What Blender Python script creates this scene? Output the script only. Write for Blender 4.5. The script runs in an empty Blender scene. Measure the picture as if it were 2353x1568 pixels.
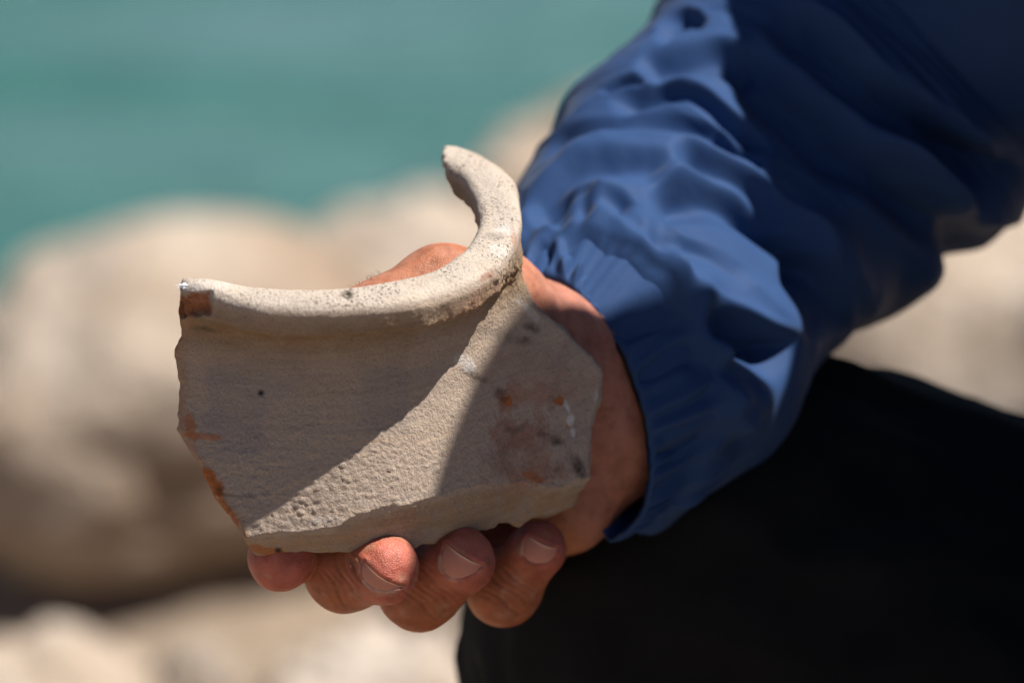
import bpy, math, random
import numpy as np
from mathutils import Vector, Matrix

random.seed(4)
rng = np.random.default_rng(11)
scene = bpy.context.scene
C = scene.collection

# ------------------------------------------------------------------ camera
LENS, SENSOR = 135.0, 36.0
FRAME_W = 0.2234                         # width of the view at the hand (m)
S = FRAME_W / 2352.0                     # one unit of the working grid in metres
D = FRAME_W * LENS / SENSOR              # camera to hand
PITCH = math.radians(17.0)
HAND = Vector((0.0, 0.0, 0.60))
cam_data = bpy.data.cameras.new('camera')
cam = bpy.data.objects.new('camera', cam_data)
C.objects.link(cam)
cam_data.lens, cam_data.sensor_width = LENS, SENSOR
cam_data.clip_start, cam_data.clip_end = 0.02, 20000
cam.location = HAND + Vector((0, -D * math.cos(PITCH), D * math.sin(PITCH)))
cam.rotation_euler = (math.radians(90) - PITCH, 0, 0)
cam_data.dof.use_dof = True
cam_data.dof.focus_distance = D - 170 * S
cam_data.dof.aperture_fstop = 9.0
cam_data.dof.aperture_blades = 0
scene.camera = cam
MW = Matrix.Translation(cam.location) @ cam.rotation_euler.to_matrix().to_4x4()
MWn = np.array(MW)

# ------------------------------------------------------------------ sky and sun
SUN_CAM = Vector((0.6, 1.0, 0.40)).normalized()       # towards the sun, seen from the camera (right, up, back)
SUN = (MW.to_3x3() @ SUN_CAM).normalized()
elev = math.asin(SUN.z)
azim = math.atan2(SUN.x, SUN.y)                       # from +Y, clockwise
world = bpy.data.worlds.new('World')
scene.world = world
world.use_nodes = True
wn = world.node_tree
bg = wn.nodes['Background']
sky = wn.nodes.new('ShaderNodeTexSky')
sky.sky_type = 'NISHITA'
sky.sun_disc = False
sky.sun_elevation = elev
sky.sun_rotation = azim
sky.air_density, sky.dust_density, sky.ozone_density = 0.55, 0.3, 1.0
wn.links.new(sky.outputs[0], bg.inputs[0])
bg.inputs[1].default_value = 0.05
sun_d = bpy.data.lights.new('sun', 'SUN')
sun_d.energy, sun_d.angle, sun_d.color = 5.0, math.radians(0.53), (1.0, 0.955, 0.885)
sun = bpy.data.objects.new('sun', sun_d)
C.objects.link(sun)
sun.rotation_euler = SUN.to_track_quat('Z', 'Y').to_euler()
sun.location = (2, -1, 5)

scene.view_settings.view_transform = 'Standard'
scene.view_settings.look = 'None'
scene.view_settings.exposure = 0.68
scene.view_settings.gamma = 1.0
scene.view_settings.use_curve_mapping = False
scene.render.engine = 'CYCLES'
scene.cycles.use_denoising = True
scene.cycles.max_bounces = 8
scene.cycles.sample_clamp_indirect = 6.0

# ------------------------------------------------------------------ helpers
def at(p):
    """Working grid (u right, v down, t towards the viewer; 1 unit = S metres at the hand) -> world metres."""
    p = np.asarray(p, dtype=np.float64)
    z = D - p[..., 2] * S
    k = S * z / D
    loc = np.stack([(p[..., 0] - 1176) * k, -(p[..., 1] - 784) * k, -z], -1)
    return loc @ MWn[:3, :3].T + MWn[:3, 3]

def ray(u, v, dist):
    """World point seen at (u, v) at a distance along the viewing axis."""
    return Vector(at(np.array([u, v, (D - dist) / S])))

def hsh(i, j, k, seed):
    n = (i * 374761393 + j * 668265263 + k * 2147483647 + seed * 144665) & 0xffffffff
    n = ((n ^ (n >> 13)) * 1274126177) & 0xffffffff
    n = (n ^ (n >> 16)) & 0xffffff
    return n.astype(np.float32) / np.float32(0xffffff)

def vnoise(p, scale, seed=0):
    """Value noise in [-1, 1]; p (N,3), scale a number or three."""
    q = np.asarray(p, dtype=np.float64) / np.asarray(scale, dtype=np.float64)
    f0 = np.floor(q)
    f = (q - f0).astype(np.float32)
    i = f0.astype(np.int64)
    f = f * f * f * (f * (f * 6 - 15) + 10)
    r = 0
    for a in (0, 1):
        wa = f[:, 0] if a else 1 - f[:, 0]
        for b in (0, 1):
            wb = wa * (f[:, 1] if b else 1 - f[:, 1])
            for c in (0, 1):
                w = wb * (f[:, 2] if c else 1 - f[:, 2])
                r = r + w * hsh(i[:, 0] + a, i[:, 1] + b, i[:, 2] + c, seed)
    return r * 2 - 1

def fbm(p, scale, seed=0, octaves=3, gain=0.5):
    s, a, r = np.asarray(scale, dtype=np.float64), 1.0, 0
    for o in range(octaves):
        r = r + a * vnoise(p, s, seed + o * 17)
        s = s / 2.03
        a *= gain
    return r

def sstep(a, b, x):
    t = np.clip((x - a) / (b - a), 0, 1)
    return t * t * (3 - 2 * t)

def smin(a, b, k):
    h = np.maximum(k - np.abs(a - b), 0) / k
    return np.minimum(a, b) - h * h * k * 0.25

def smax(a, b, k):
    return -smin(-a, -b, k)

def capsule(p, a, b, ra, rb):
    a, b = np.asarray(a, float), np.asarray(b, float)
    ab = b - a
    t = np.clip(((p - a) @ ab) / (ab @ ab), 0, 1)
    return np.linalg.norm(p - a - t[:, None] * ab, axis=1) - (ra + (rb - ra) * t)

def ellipsoid(p, c, r):
    r = np.asarray(r, float)
    q = (p - np.asarray(c, float))
    k0 = np.linalg.norm(q / r, axis=1)
    k1 = np.linalg.norm(q / (r * r), axis=1)
    return k0 * (k0 - 1) / np.maximum(k1, 1e-9)

def spline(xs, ys):
    """Smooth 1-D curve through points (Catmull-Rom slopes, straight ends)."""
    xs, ys = np.asarray(xs, float), np.asarray(ys, float)
    m = np.gradient(ys, xs)
    def f(x):
        x = np.asarray(x, float)
        i = np.clip(np.searchsorted(xs, x) - 1, 0, len(xs) - 2)
        h = xs[i + 1] - xs[i]
        t = (x - xs[i]) / h
        tc = np.clip(t, 0, 1)
        y = ((2 * tc**3 - 3 * tc**2 + 1) * ys[i] + (tc**3 - 2 * tc**2 + tc) * h * m[i]
             + (-2 * tc**3 + 3 * tc**2) * ys[i + 1] + (tc**3 - tc**2) * h * m[i + 1])
        y = y + np.where(t > 1, (t - 1) * h * m[i + 1], 0) + np.where(t < 0, t * h * m[i], 0)
        return y
    return f

def poly_sdf(px, py, poly):
    """Signed distance to a closed 2-D polygon (negative inside)."""
    poly = np.asarray(poly, float)
    d = np.full(px.shape, 1e18)
    inside = np.zeros(px.shape, bool)
    n = len(poly)
    for i in range(n):
        a, b = poly[i], poly[(i + 1) % n]
        e = b - a
        wx, wy = px - a[0], py - a[1]
        t = np.clip((wx * e[0] + wy * e[1]) / (e @ e + 1e-12), 0, 1)
        dx, dy = wx - e[0] * t, wy - e[1] * t
        d = np.minimum(d, dx * dx + dy * dy)
        c = (a[1] <= py) != (b[1] <= py)
        with np.errstate(divide='ignore', invalid='ignore'):
            xi = a[0] + (py - a[1]) / (b[1] - a[1] + 1e-12) * e[0]
        inside ^= c & (px < xi)
    d = np.sqrt(d)
    return np.where(inside, -d, d)

def polyline_dist(px, py, pts):
    """(distance, signed side, parameter) to an open 2-D polyline; side > 0 lies below a line drawn left to right."""
    pts = np.asarray(pts, float)
    best = np.full(px.shape, 1e18); side = np.zeros(px.shape); par = np.zeros(px.shape)
    seg = np.linalg.norm(np.diff(pts, axis=0), axis=1); L = np.concatenate([[0], np.cumsum(seg)])
    for i in range(len(pts) - 1):
        a, b = pts[i], pts[i + 1]
        e = b - a
        wx, wy = px - a[0], py - a[1]
        t = np.clip((wx * e[0] + wy * e[1]) / (e @ e + 1e-12), 0, 1)
        dx, dy = wx - e[0] * t, wy - e[1] * t
        d = dx * dx + dy * dy
        m = d < best
        best = np.where(m, d, best)
        side = np.where(m, np.sign(e[0] * wy - e[1] * wx), side)
        par = np.where(m, (L[i] + t * seg[i]) / L[-1], par)
    return np.sqrt(best), side, par

def smooth_line(pts, n=60):
    pts = np.asarray(pts, float)
    seg = np.linalg.norm(np.diff(pts, axis=0), axis=1)
    L = np.concatenate([[0], np.cumsum(seg)])
    s = np.linspace(0, L[-1], n)
    return np.stack([spline(L, pts[:, k])(s) for k in range(pts.shape[1])], 1)

def mesh_from_sdf(f, lo, hi, h, project=2):
    """Surface-nets skin of f(p) < 0 on a regular grid, refined onto the true zero surface."""
    lo, hi = np.asarray(lo, float), np.asarray(hi, float)
    B = 8
    n = (np.ceil((hi - lo) / (h * B)).astype(int)) * B
    nb = n // B
    bi = np.stack(np.meshgrid(*[np.arange(k) for k in nb], indexing='ij'), -1).reshape(-1, 3)
    bc = lo + (bi * B + (B - 1) / 2) * h
    bd = f(bc)
    rad = h * B * 0.5 * 1.7321 * 1.35 + 2 * h
    V = np.repeat(np.repeat(np.repeat(np.where(bd > 0, 1e3, -1e3).astype(np.float32).reshape(nb), B, 0), B, 1), B, 2)
    act = bi[np.abs(bd) < rad]
    off = np.stack(np.meshgrid(*[np.arange(B)] * 3, indexing='ij'), -1).reshape(-1, 3)
    CH = 600
    for c in range(0, len(act), CH):
        idx = (act[c:c + CH, None, :] * B + off[None]).reshape(-1, 3)
        V[idx[:, 0], idx[:, 1], idx[:, 2]] = f(lo + idx * h)
    inn = V < 0
    cnt = np.zeros(tuple(n - 1), np.int8)
    for a in (0, 1):
        for b in (0, 1):
            for c in (0, 1):
                cnt += inn[a:n[0] - 1 + a, b:n[1] - 1 + b, c:n[2] - 1 + c]
    cell = np.argwhere((cnt > 0) & (cnt < 8))
    ids = -np.ones(tuple(n - 1), np.int32)
    ids[cell[:, 0], cell[:, 1], cell[:, 2]] = np.arange(len(cell))
    acc = np.zeros((len(cell), 3)); num = np.zeros(len(cell))
    corners = [(a, b, c) for a in (0, 1) for b in (0, 1) for c in (0, 1)]
    for c0 in corners:
        for ax in range(3):
            if c0[ax]:
                continue
            c1 = list(c0); c1[ax] = 1
            v0 = V[cell[:, 0] + c0[0], cell[:, 1] + c0[1], cell[:, 2] + c0[2]]
            v1 = V[cell[:, 0] + c1[0], cell[:, 1] + c1[1], cell[:, 2] + c1[2]]
            m = (v0 < 0) != (v1 < 0)
            t = np.where(m, v0 / np.where(m, v0 - v1, 1), 0)
            p = np.tile(np.array(c0, float), (len(cell), 1))
            p[:, ax] += t
            acc[m] += p[m]; num[m] += 1
    P = lo + (cell + acc / num[:, None]) * h
    for it in range(project):
        e = h * 0.5
        d = f(P)
        g = np.stack([f(P + np.array(o)) - f(P - np.array(o)) for o in ((e, 0, 0), (0, e, 0), (0, 0, e))], 1) / (2 * e)
        st = d / np.maximum((g * g).sum(1), 0.15)
        P = P - g * np.clip(st, -h, h)[:, None]
    quads = []
    for ax in range(3):
        b, c = (ax + 1) % 3, (ax + 2) % 3
        sl0 = [slice(None)] * 3; sl1 = [slice(None)] * 3
        sl0[ax] = slice(0, n[ax] - 1); sl1[ax] = slice(1, n[ax])
        e = np.argwhere(inn[tuple(sl0)] != inn[tuple(sl1)])
        e = e[(e[:, b] > 0) & (e[:, c] > 0) & (e[:, b] < n[b] - 1) & (e[:, c] < n[c] - 1)]
        s = inn[e[:, 0], e[:, 1], e[:, 2]]
        q = []
        for db, dc in ((1, 1), (0, 1), (0, 0), (1, 0)):
            k = e.copy(); k[:, b] -= db; k[:, c] -= dc
            q.append(ids[k[:, 0], k[:, 1], k[:, 2]])
        q = np.stack(q, 1)
        q[~s] = q[~s][:, ::-1]
        quads.append(q)
    Q = np.concatenate(quads)
    Q = Q[(Q >= 0).all(1)]
    return P, Q[:, ::-1]                    # mirrored: the grid is left-handed

def normals_of(P, Q):
    N = np.zeros_like(P)
    a = np.cross(P[Q[:, 2]] - P[Q[:, 0]], P[Q[:, 3]] - P[Q[:, 1]])
    for k in range(4):
        np.add.at(N, Q[:, k], a)
    return N / np.maximum(np.linalg.norm(N, axis=1, keepdims=True), 1e-20)

def build(name, verts, faces, mat, parent=None, colors=None, normals=None, smooth=True, extra=None):
    """ONE mesh object from arrays (world metres)."""
    me = bpy.data.meshes.new(name)
    verts = np.asarray(verts, np.float32); faces = np.asarray(faces, np.int32)
    k = faces.shape[1]
    me.vertices.add(len(verts)); me.vertices.foreach_set('co', verts.ravel())
    me.loops.add(faces.size); me.loops.foreach_set('vertex_index', faces.ravel())
    me.polygons.add(len(faces))
    me.polygons.foreach_set('loop_start', np.arange(0, faces.size, k, dtype=np.int32))
    me.update(calc_edges=True)
    me.validate()
    if smooth:
        me.polygons.foreach_set('use_smooth', np.ones(len(me.polygons), bool))
    if colors is not None:
        for cname, arr in colors.items():
            at_ = me.color_attributes.new(cname, 'FLOAT_COLOR', 'POINT')
            c4 = np.ones((len(verts), 4), np.float32)
            c4[:, :3] = arr
            at_.data.foreach_set('color', c4.ravel())
    if extra is not None:
        for cname, arr in extra.items():
            at_ = me.attributes.new(cname, 'FLOAT_VECTOR', 'POINT')
            at_.data.foreach_set('vector', np.asarray(arr, np.float32).ravel())
    if normals is not None:
        me.normals_split_custom_set_from_vertices(np.asarray(normals, np.float32).tolist())
    me.materials.append(mat)
    o = bpy.data.objects.new(name, me)
    C.objects.link(o)
    if parent is not None:
        o.parent = parent
    return o

def split(P, Q, mask):
    """Sub-mesh of the quads whose corners all (or mostly) satisfy mask."""
    q = Q[mask[Q].sum(1) >= 2]
    used = np.unique(q)
    remap = -np.ones(len(P), np.int64); remap[used] = np.arange(len(used))
    return used, remap[q]

def grid_faces(nr, nc, wrap=False):
    r, c = np.meshgrid(np.arange(nr - 1), np.arange(nc if wrap else nc - 1), indexing='ij')
    c1 = (c + 1) % nc
    return np.stack([r * nc + c, r * nc + c1, (r + 1) * nc + c1, (r + 1) * nc + c], -1).reshape(-1, 4)

def tag(o, label=None, cat=None, group=None, kind=None):
    for k, v in (('label', label), ('category', cat), ('group', group), ('kind', kind)):
        if v:
            o[k] = v
    return o

def tubes(strands, radius, taper=0.25, sides=5):
    """Thin tapered tubes along polylines (world points); all in one pair of arrays."""
    VV, FF, off = [], [], 0
    for pts in strands:
        pts = np.asarray(pts, float); n = len(pts)
        tan = np.gradient(pts, axis=0); tan /= np.linalg.norm(tan, axis=1, keepdims=True) + 1e-12
        ref = np.array([0.31, 0.52, 0.79])
        s1 = np.cross(tan, ref); s1 /= np.linalg.norm(s1, axis=1, keepdims=True) + 1e-12
        s2 = np.cross(tan, s1)
        r = radius * (1 - (1 - taper) * np.linspace(0, 1, n))[:, None, None]
        a = np.linspace(0, 2 * np.pi, sides, endpoint=False)
        v = pts[:, None] + r * (np.cos(a)[None, :, None] * s1[:, None] + np.sin(a)[None, :, None] * s2[:, None])
        VV.append(v.reshape(-1, 3)); FF.append(grid_faces(n, sides, True) + off); off += n * sides
    return np.concatenate(VV), np.concatenate(FF)

# ------------------------------------------------------------------ materials
def new_mat(name):
    m = bpy.data.materials.new(name); m.use_nodes = True
    nt = m.node_tree
    return m, nt, nt.nodes['Principled BSDF']

def nd(nt, t, **kw):
    n = nt.nodes.new(t)
    for k, v in kw.items():
        if isinstance(v, (int, float, tuple)) and k in [i.name for i in n.inputs]:
            n.inputs[k].default_value = v
        else:
            setattr(n, k, v)
    return n

def noise_node(nt, vec, scale, detail=3.0, rough=0.55):
    n = nt.nodes.new('ShaderNodeTexNoise')
    n.inputs['Scale'].default_value = scale
    n.inputs['Detail'].default_value = detail
    n.inputs['Roughness'].default_value = rough
    nt.links.new(vec, n.inputs['Vector'])
    return n

def ramp(nt, fac, stops):
    r = nt.nodes.new('ShaderNodeValToRGB')
    e = r.color_ramp.elements
    while len(e) < len(stops):
        e.new(0.5)
    for i, (p, c) in enumerate(stops):
        e[i].position = p
        e[i].color = (*c, 1) if len(c) == 3 else c
    nt.links.new(fac, r.inputs[0])
    return r

def mix(nt, fac, a, b, mode='MIX'):
    m = nt.nodes.new('ShaderNodeMix'); m.data_type = 'RGBA'; m.blend_type = mode
    for sock, val in ((m.inputs[0], fac), (m.inputs[6], a), (m.inputs[7], b)):
        if isinstance(val, (int, float)):
            sock.default_value = val
        elif isinstance(val, tuple):
            sock.default_value = (*val, 1) if len(val) == 3 else val
        else:
            nt.links.new(val, sock)
    return m.outputs[2]

def bump(nt, height, dist, strength=1.0, prev=None):
    b = nt.nodes.new('ShaderNodeBump')
    b.inputs['Distance'].default_value = dist
    b.inputs['Strength'].default_value = strength
    nt.links.new(height, b.inputs['Height'])
    if prev is not None:
        nt.links.new(prev, b.inputs['Normal'])
    return b.outputs[0]

def geo_pos(nt):
    return nt.nodes.new('ShaderNodeNewGeometry').outputs['Position']

def attr(nt, name):
    a = nt.nodes.new('ShaderNodeAttribute'); a.attribute_name = name
    return a

def mat_clay():
    m, nt, b = new_mat('fired_clay')
    pos = geo_pos(nt)
    col = attr(nt, 'tint').outputs['Color']
    ring = attr(nt, 'turning').outputs['Vector']            # runs with the potter's wheel
    streak = noise_node(nt, ring, 1.0, 4.0, 0.6)
    st = ramp(nt, streak.outputs['Fac'], [(0.28, (0.88, 0.87, 0.86)), (0.5, (1, 1, 1)), (0.72, (1.08, 1.05, 0.99))])
    c1 = mix(nt, 1.0, col, st.outputs[0], 'MULTIPLY')
    grain = noise_node(nt, pos, 1500, 4.0, 0.7)
    gr = ramp(nt, grain.outputs['Fac'], [(0.28, (0.68, 0.66, 0.63)), (0.48, (1, 1, 1)), (0.75, (1.12, 1.11, 1.1))])
    c2 = mix(nt, 0.9, c1, gr.outputs[0], 'MULTIPLY')
    speck = noise_node(nt, pos, 1500, 1.0, 0.4)
    patch = noise_node(nt, pos, 90, 2.0, 0.5)
    sp = ramp(nt, speck.outputs['Fac'], [(0.57, (0, 0, 0)), (0.64, (1, 1, 1))])
    pa = ramp(nt, patch.outputs['Fac'], [(0.36, (0, 0, 0)), (0.56, (1, 1, 1))])
    spm = mix(nt, 1.0, sp.outputs[0], pa.outputs[0], 'MULTIPLY')
    wv = nt.nodes.new('ShaderNodeSeparateColor'); nt.links.new(attr(nt, 'wear').outputs['Color'], wv.inputs[0])
    spw = nt.nodes.new('ShaderNodeMath'); spw.operation = 'MULTIPLY'
    nt.links.new(spm, spw.inputs[0]); nt.links.new(wv.outputs[0], spw.inputs[1])
    c3 = mix(nt, spw.outputs[0], c2, (0.10, 0.075, 0.055))
    nt.links.new(c3, b.inputs['Base Color'])
    b.inputs['Roughness'].default_value = 0.92
    b.inputs['Specular IOR Level'].default_value = 0.18
    b.inputs['Diffuse Roughness'].default_value = 0.6
    g1 = noise_node(nt, pos, 1400, 4.0, 0.65)
    g2 = noise_node(nt, pos, 2600, 3.0, 0.6)
    n1 = bump(nt, g1.outputs['Fac'], 0.00060, 1.0)
    n2 = bump(nt, g2.outputs['Fac'], 0.00022, 1.0, n1)
    nt.links.new(n2, b.inputs['Normal'])
    return m

def mat_skin():
    m, nt, b = new_mat('skin')
    pos = geo_pos(nt)
    col = attr(nt, 'tint').outputs['Color']
    mott = noise_node(nt, pos, 260, 4.0, 0.6)
    mo = ramp(nt, mott.outputs['Fac'], [(0.3, (0.70, 0.62, 0.56)), (0.55, (1, 1, 1)), (0.75, (1.14, 1.10, 1.06))])
    c1 = mix(nt, 1.0, col, mo.outputs[0], 'MULTIPLY')
    nt.links.new(c1, b.inputs['Base Color'])
    b.subsurface_method = 'RANDOM_WALK'
    b.inputs['Subsurface Weight'].default_value = 0.55
    b.inputs['Subsurface Radius'].default_value = (1.0, 0.30, 0.16)
    b.inputs['Subsurface Scale'].default_value = 0.0022
    b.inputs['Roughness'].default_value = 0.52
    b.inputs['Specular IOR Level'].default_value = 0.42
    v = nt.nodes.new('ShaderNodeTexVoronoi'); v.inputs['Scale'].default_value = 1700; v.feature = 'DISTANCE_TO_EDGE'
    wob = noise_node(nt, pos, 700, 2.0)
    va = nt.nodes.new('ShaderNodeVectorMath'); va.operation = 'MULTIPLY_ADD'
    nt.links.new(wob.outputs['Color'], va.inputs[0]); va.inputs[1].default_value = (0.0006,) * 3
    nt.links.new(pos, va.inputs[2]); nt.links.new(va.outputs[0], v.inputs['Vector'])
    lim = ramp(nt, v.outputs['Distance'], [(0.0, (0, 0, 0)), (0.18, (1, 1, 1))])
    n1 = bump(nt, lim.outputs[0], 0.00006, 0.9)
    big = noise_node(nt, pos, 420, 3.0)
    n2 = bump(nt, big.outputs['Fac'], 0.00040, 0.8, n1)
    nt.links.new(n2, b.inputs['Normal'])
    return m

def mat_nail():
    m, nt, b = new_mat('fingernail')
    col = attr(nt, 'tint').outputs['Color']
    nt.links.new(col, b.inputs['Base Color'])
    b.inputs['Subsurface Weight'].default_value = 0.3
    b.inputs['Subsurface Radius'].default_value = (1.0, 0.35, 0.2)
    b.inputs['Subsurface Scale'].default_value = 0.0015
    b.inputs['Roughness'].default_value = 0.34
    b.inputs['Specular IOR Level'].default_value = 0.2
    n = noise_node(nt, geo_pos(nt), 1300, 2.0)
    nt.links.new(bump(nt, n.outputs['Fac'], 0.00004), b.inputs['Normal'])
    return m

def mat_cloth(name, base, dark, rough, spec, sheen):
    m, nt, b = new_mat(name)
    pos = geo_pos(nt)
    n = noise_node(nt, pos, 55, 3.0)
    c = ramp(nt, n.outputs['Fac'], [(0.3, dark), (0.7, base)])
    nt.links.new(c.outputs[0], b.inputs['Base Color'])
    b.inputs['Roughness'].default_value = rough
    b.inputs['Specular IOR Level'].default_value = spec
    b.inputs['Sheen Weight'].default_value = sheen
    b.inputs['Sheen Roughness'].default_value = 0.5
    w = noise_node(nt, pos, 2600, 1.0)
    w2 = noise_node(nt, pos, 240, 2.0)
    n1 = bump(nt, w.outputs['Fac'], 0.00008, 0.6)
    nt.links.new(bump(nt, w2.outputs['Fac'], 0.0003, 0.4, n1), b.inputs['Normal'])
    return m

def mat_rock(name, a, b_, c):
    m, nt, b = new_mat(name)
    pos = geo_pos(nt)
    n1 = noise_node(nt, pos, 5.0, 5.0, 0.6)
    r1 = ramp(nt, n1.outputs['Fac'], [(0.32, a), (0.52, b_), (0.72, c)])
    n2 = noise_node(nt, pos, 60.0, 4.0, 0.65)
    r2 = ramp(nt, n2.outputs['Fac'], [(0.3, (0.72, 0.70, 0.68)), (0.6, (1, 1, 1))])
    nt.links.new(mix(nt, 0.8, r1.outputs[0], r2.outputs[0], 'MULTIPLY'), b.inputs['Base Color'])
    b.inputs['Roughness'].default_value = 0.95
    b.inputs['Specular IOR Level'].default_value = 0.15
    nt.links.new(bump(nt, n2.outputs['Fac'], 0.02, 0.7), b.inputs['Normal'])
    return m

def mat_sea():
    m, nt, b = new_mat('sea_water')
    pos = geo_pos(nt)
    mp = nt.nodes.new('ShaderNodeMapping'); mp.inputs['Scale'].default_value = (0.30, 0.75, 1)
    mp.inputs['Rotation'].default_value = (0, 0, math.radians(-14))
    nt.links.new(pos, mp.inputs['Vector'])
    big = noise_node(nt, mp.outputs[0], 0.8, 2.0)
    c = ramp(nt, big.outputs['Fac'], [(0.36, (0.033, 0.118, 0.102)), (0.5, (0.049, 0.135, 0.122)), (0.66, (0.082, 0.160, 0.164))])
    nt.links.new(c.outputs[0], b.inputs['Base Color'])
    b.inputs['Roughness'].default_value = 0.22
    b.inputs['IOR'].default_value = 1.33
    w1 = noise_node(nt, mp.outputs[0], 9.0, 4.0)
    nt.links.new(bump(nt, w1.outputs['Fac'], 0.25, 0.7), b.inputs['Normal'])
    return m

M_CLAY, M_SKIN, M_NAIL = mat_clay(), mat_skin(), mat_nail()
M_NAVY = mat_cloth('navy_nylon', (0.025, 0.061, 0.160), (0.021, 0.052, 0.140), 0.66, 0.13, 0.05)
M_BLACK = mat_cloth('black_cotton', (0.013, 0.013, 0.0135), (0.008, 0.008, 0.0085), 0.9, 0.12, 0.0)
M_LIME = mat_rock('limestone', (0.28, 0.195, 0.135), (0.44, 0.355, 0.28), (0.63, 0.555, 0.485))
M_TAN = mat_rock('tan_rock', (0.25, 0.20, 0.155), (0.36, 0.30, 0.245), (0.44, 0.375, 0.31))
M_GROUND = mat_rock('shore_ground', (0.23, 0.17, 0.125), (0.31, 0.24, 0.18), (0.39, 0.315, 0.245))
M_SEA = mat_sea()
M_HAIR, nt_, b_ = new_mat('dark_hair'); b_.inputs['Base Color'].default_value = (0.02, 0.014, 0.01, 1); b_.inputs['Roughness'].default_value = 0.5
M_LINT, nt_, b_ = new_mat('white_fibre'); b_.inputs['Base Color'].default_value = (0.82, 0.83, 0.86, 1); b_.inputs['Roughness'].default_value = 0.8
M_SHOE, nt_, b_ = new_mat('shoe_leather'); b_.inputs['Base Color'].default_value = (0.03, 0.026, 0.022, 1)
M_EYE, nt_, b_ = new_mat('eye'); b_.inputs['Base Color'].default_value = (0.7, 0.68, 0.65, 1); b_.inputs['Roughness'].default_value = 0.15

# ------------------------------------------------------------------ the shore: sea, ground, boulders
def shore_height(x, y):
    z = -0.55 * sstep(0.6, 2.4, y) - 0.95 * sstep(2.6, 6.4, y) + 0.60 * sstep(0.3, 1.6, x) * sstep(0.8, 2.5, y)
    p = np.stack([x, y, np.zeros_like(x)], -1).reshape(-1, 3)
    z = z + (0.05 * fbm(p, 0.55, 3, 4) + 0.16 * vnoise(p, 1.7, 9) * sstep(0.9, 2.0, y).ravel().reshape(-1)).reshape(z.shape)
    c = ray(430, 1000, 3.35)
    z = z + 0.24 * np.exp(-(((x - c.x) / 0.42)**2 + ((y - c.y) / 0.34)**2))
    return z

gx = np.concatenate([np.linspace(-40, -4, 30), np.linspace(-3.9, 4, 170), np.linspace(4.2, 40, 30)])
gy = np.concatenate([np.linspace(-40, -2.2, 30), np.linspace(-2, 7.5, 200), np.linspace(8, 60, 20)])
GX, GY = np.meshgrid(gx, gy)
GZ = shore_height(GX, GY)
GZ = np.where(GY > 7.6, -3.0, GZ)
flat = sstep(0.9, 0.5, GY)
GZ = GZ * (1 - 0.85 * flat)
tag(build('ground', np.stack([GX, GY, GZ], -1).reshape(-1, 3), grid_faces(len(gy), len(gx)), M_GROUND), kind='structure')

SEA_Z = -1.25
q = 9000.0
sx = np.concatenate([[-q, -60], np.linspace(-12, 12, 90), [60, q]])
sy = np.concatenate([np.linspace(2.5, 26, 150), [60, 200, q]])
SX, SY = np.meshgrid(sx, sy)
pp = np.stack([SX, SY, 0 * SX], -1).reshape(-1, 3)
SZ = SEA_Z + (0.035 * vnoise(pp, (1.6, 0.6, 1), 5)).reshape(SX.shape) * sstep(40, 20, SY)
tag(build('sea', np.stack([SX, SY, SZ], -1).reshape(-1, 3), grid_faces(len(sy), len(sx)), M_SEA), kind='structure')

def boulder(center, radii, seed, mat, label, rough=0.16, yaw=0.0):
    n, m = 70, 110
    th = np.linspace(0.001, np.pi - 0.001, n); ph = np.linspace(0, 2 * np.pi, m, endpoint=False)
    T, F = np.meshgrid(th, ph, indexing='ij')
    d = np.stack([np.sin(T) * np.cos(F), np.sin(T) * np.sin(F), np.cos(T)], -1).reshape(-1, 3)
    e = np.sign(d) * np.abs(d) ** 0.86
    r = 1 + rough * fbm(d, 0.75, seed, 4) + 0.5 * rough * np.abs(vnoise(d, 0.4, seed + 5))
    v = e * r[:, None] * np.asarray(radii)
    v[:, :2] *= (1 - 0.16 * sstep(0.05, -0.95, e[:, 2]))[:, None]          # undercut towards the ground
    c, s = math.cos(yaw), math.sin(yaw)
    v = np.stack([v[:, 0] * c - v[:, 1] * s, v[:, 0] * s + v[:, 1] * c, v[:, 2]], 1)
    o = build('boulder', v, grid_faces(n, m, True)[:, ::-1], mat)
    o.location = center
    tag(o, label, 'rock', 'boulders on the shore')
    return o

K = S / D
def rock(u, v, hw, hh, dist, seed, mat, label, depth=1.0, rough=0.14, yaw=0.0):
    k = K * dist
    c = ray(u, v, dist)
    rz = hh * k * 1.04
    g = float(shore_height(np.array([[c.x]]), np.array([[c.y]]))[0, 0])
    if c.z - rz > g - 0.02:                     # deepen it until it stands on the shore
        top = c.z + rz
        rz = (top - g) / 2 + 0.03
        c.z = top - rz
    return boulder(c, (hw * k, hw * k * depth, rz), seed, mat, label, rough, yaw)

rock(430, 970, 640, 400, 3.3, 21, M_LIME, 'big rounded pale boulder by the water, behind the left edge of the sherd', 0.8, 0.12, 0.3)
rock(985, 740, 330, 270, 4.2, 8, M_LIME, 'pale boulder whose top shows between the big rounded boulder and the ring of the sherd', 0.9)
rock(1780, 735, 790, 540, 4.6, 33, M_LIME, 'large boulder by the sea behind the bent blue sleeve', 0.8)
rock(1235, 590, 270, 240, 4.3, 95, M_LIME, 'pale boulder showing between the standing end of the ring and the blue sleeve', 0.9)
rock(2400, 1350, 760, 1000, 3.0, 41, M_LIME, 'light boulder in the gap between jacket and black trouser leg', 1.7)
rock(860, 1600, 330, 210, 2.35, 52, M_LIME, 'pale sunlit rock low in front of the dark crevice, below the fingers', 0.9)
rock(110, 1650, 300, 170, 2.2, 63, M_LIME, 'light flat rock at the lower left corner', 0.9)
rock(440, 1610, 140, 130, 2.3, 71, M_TAN, 'small brown rock between the two pale rocks at the bottom', 0.9)
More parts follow.
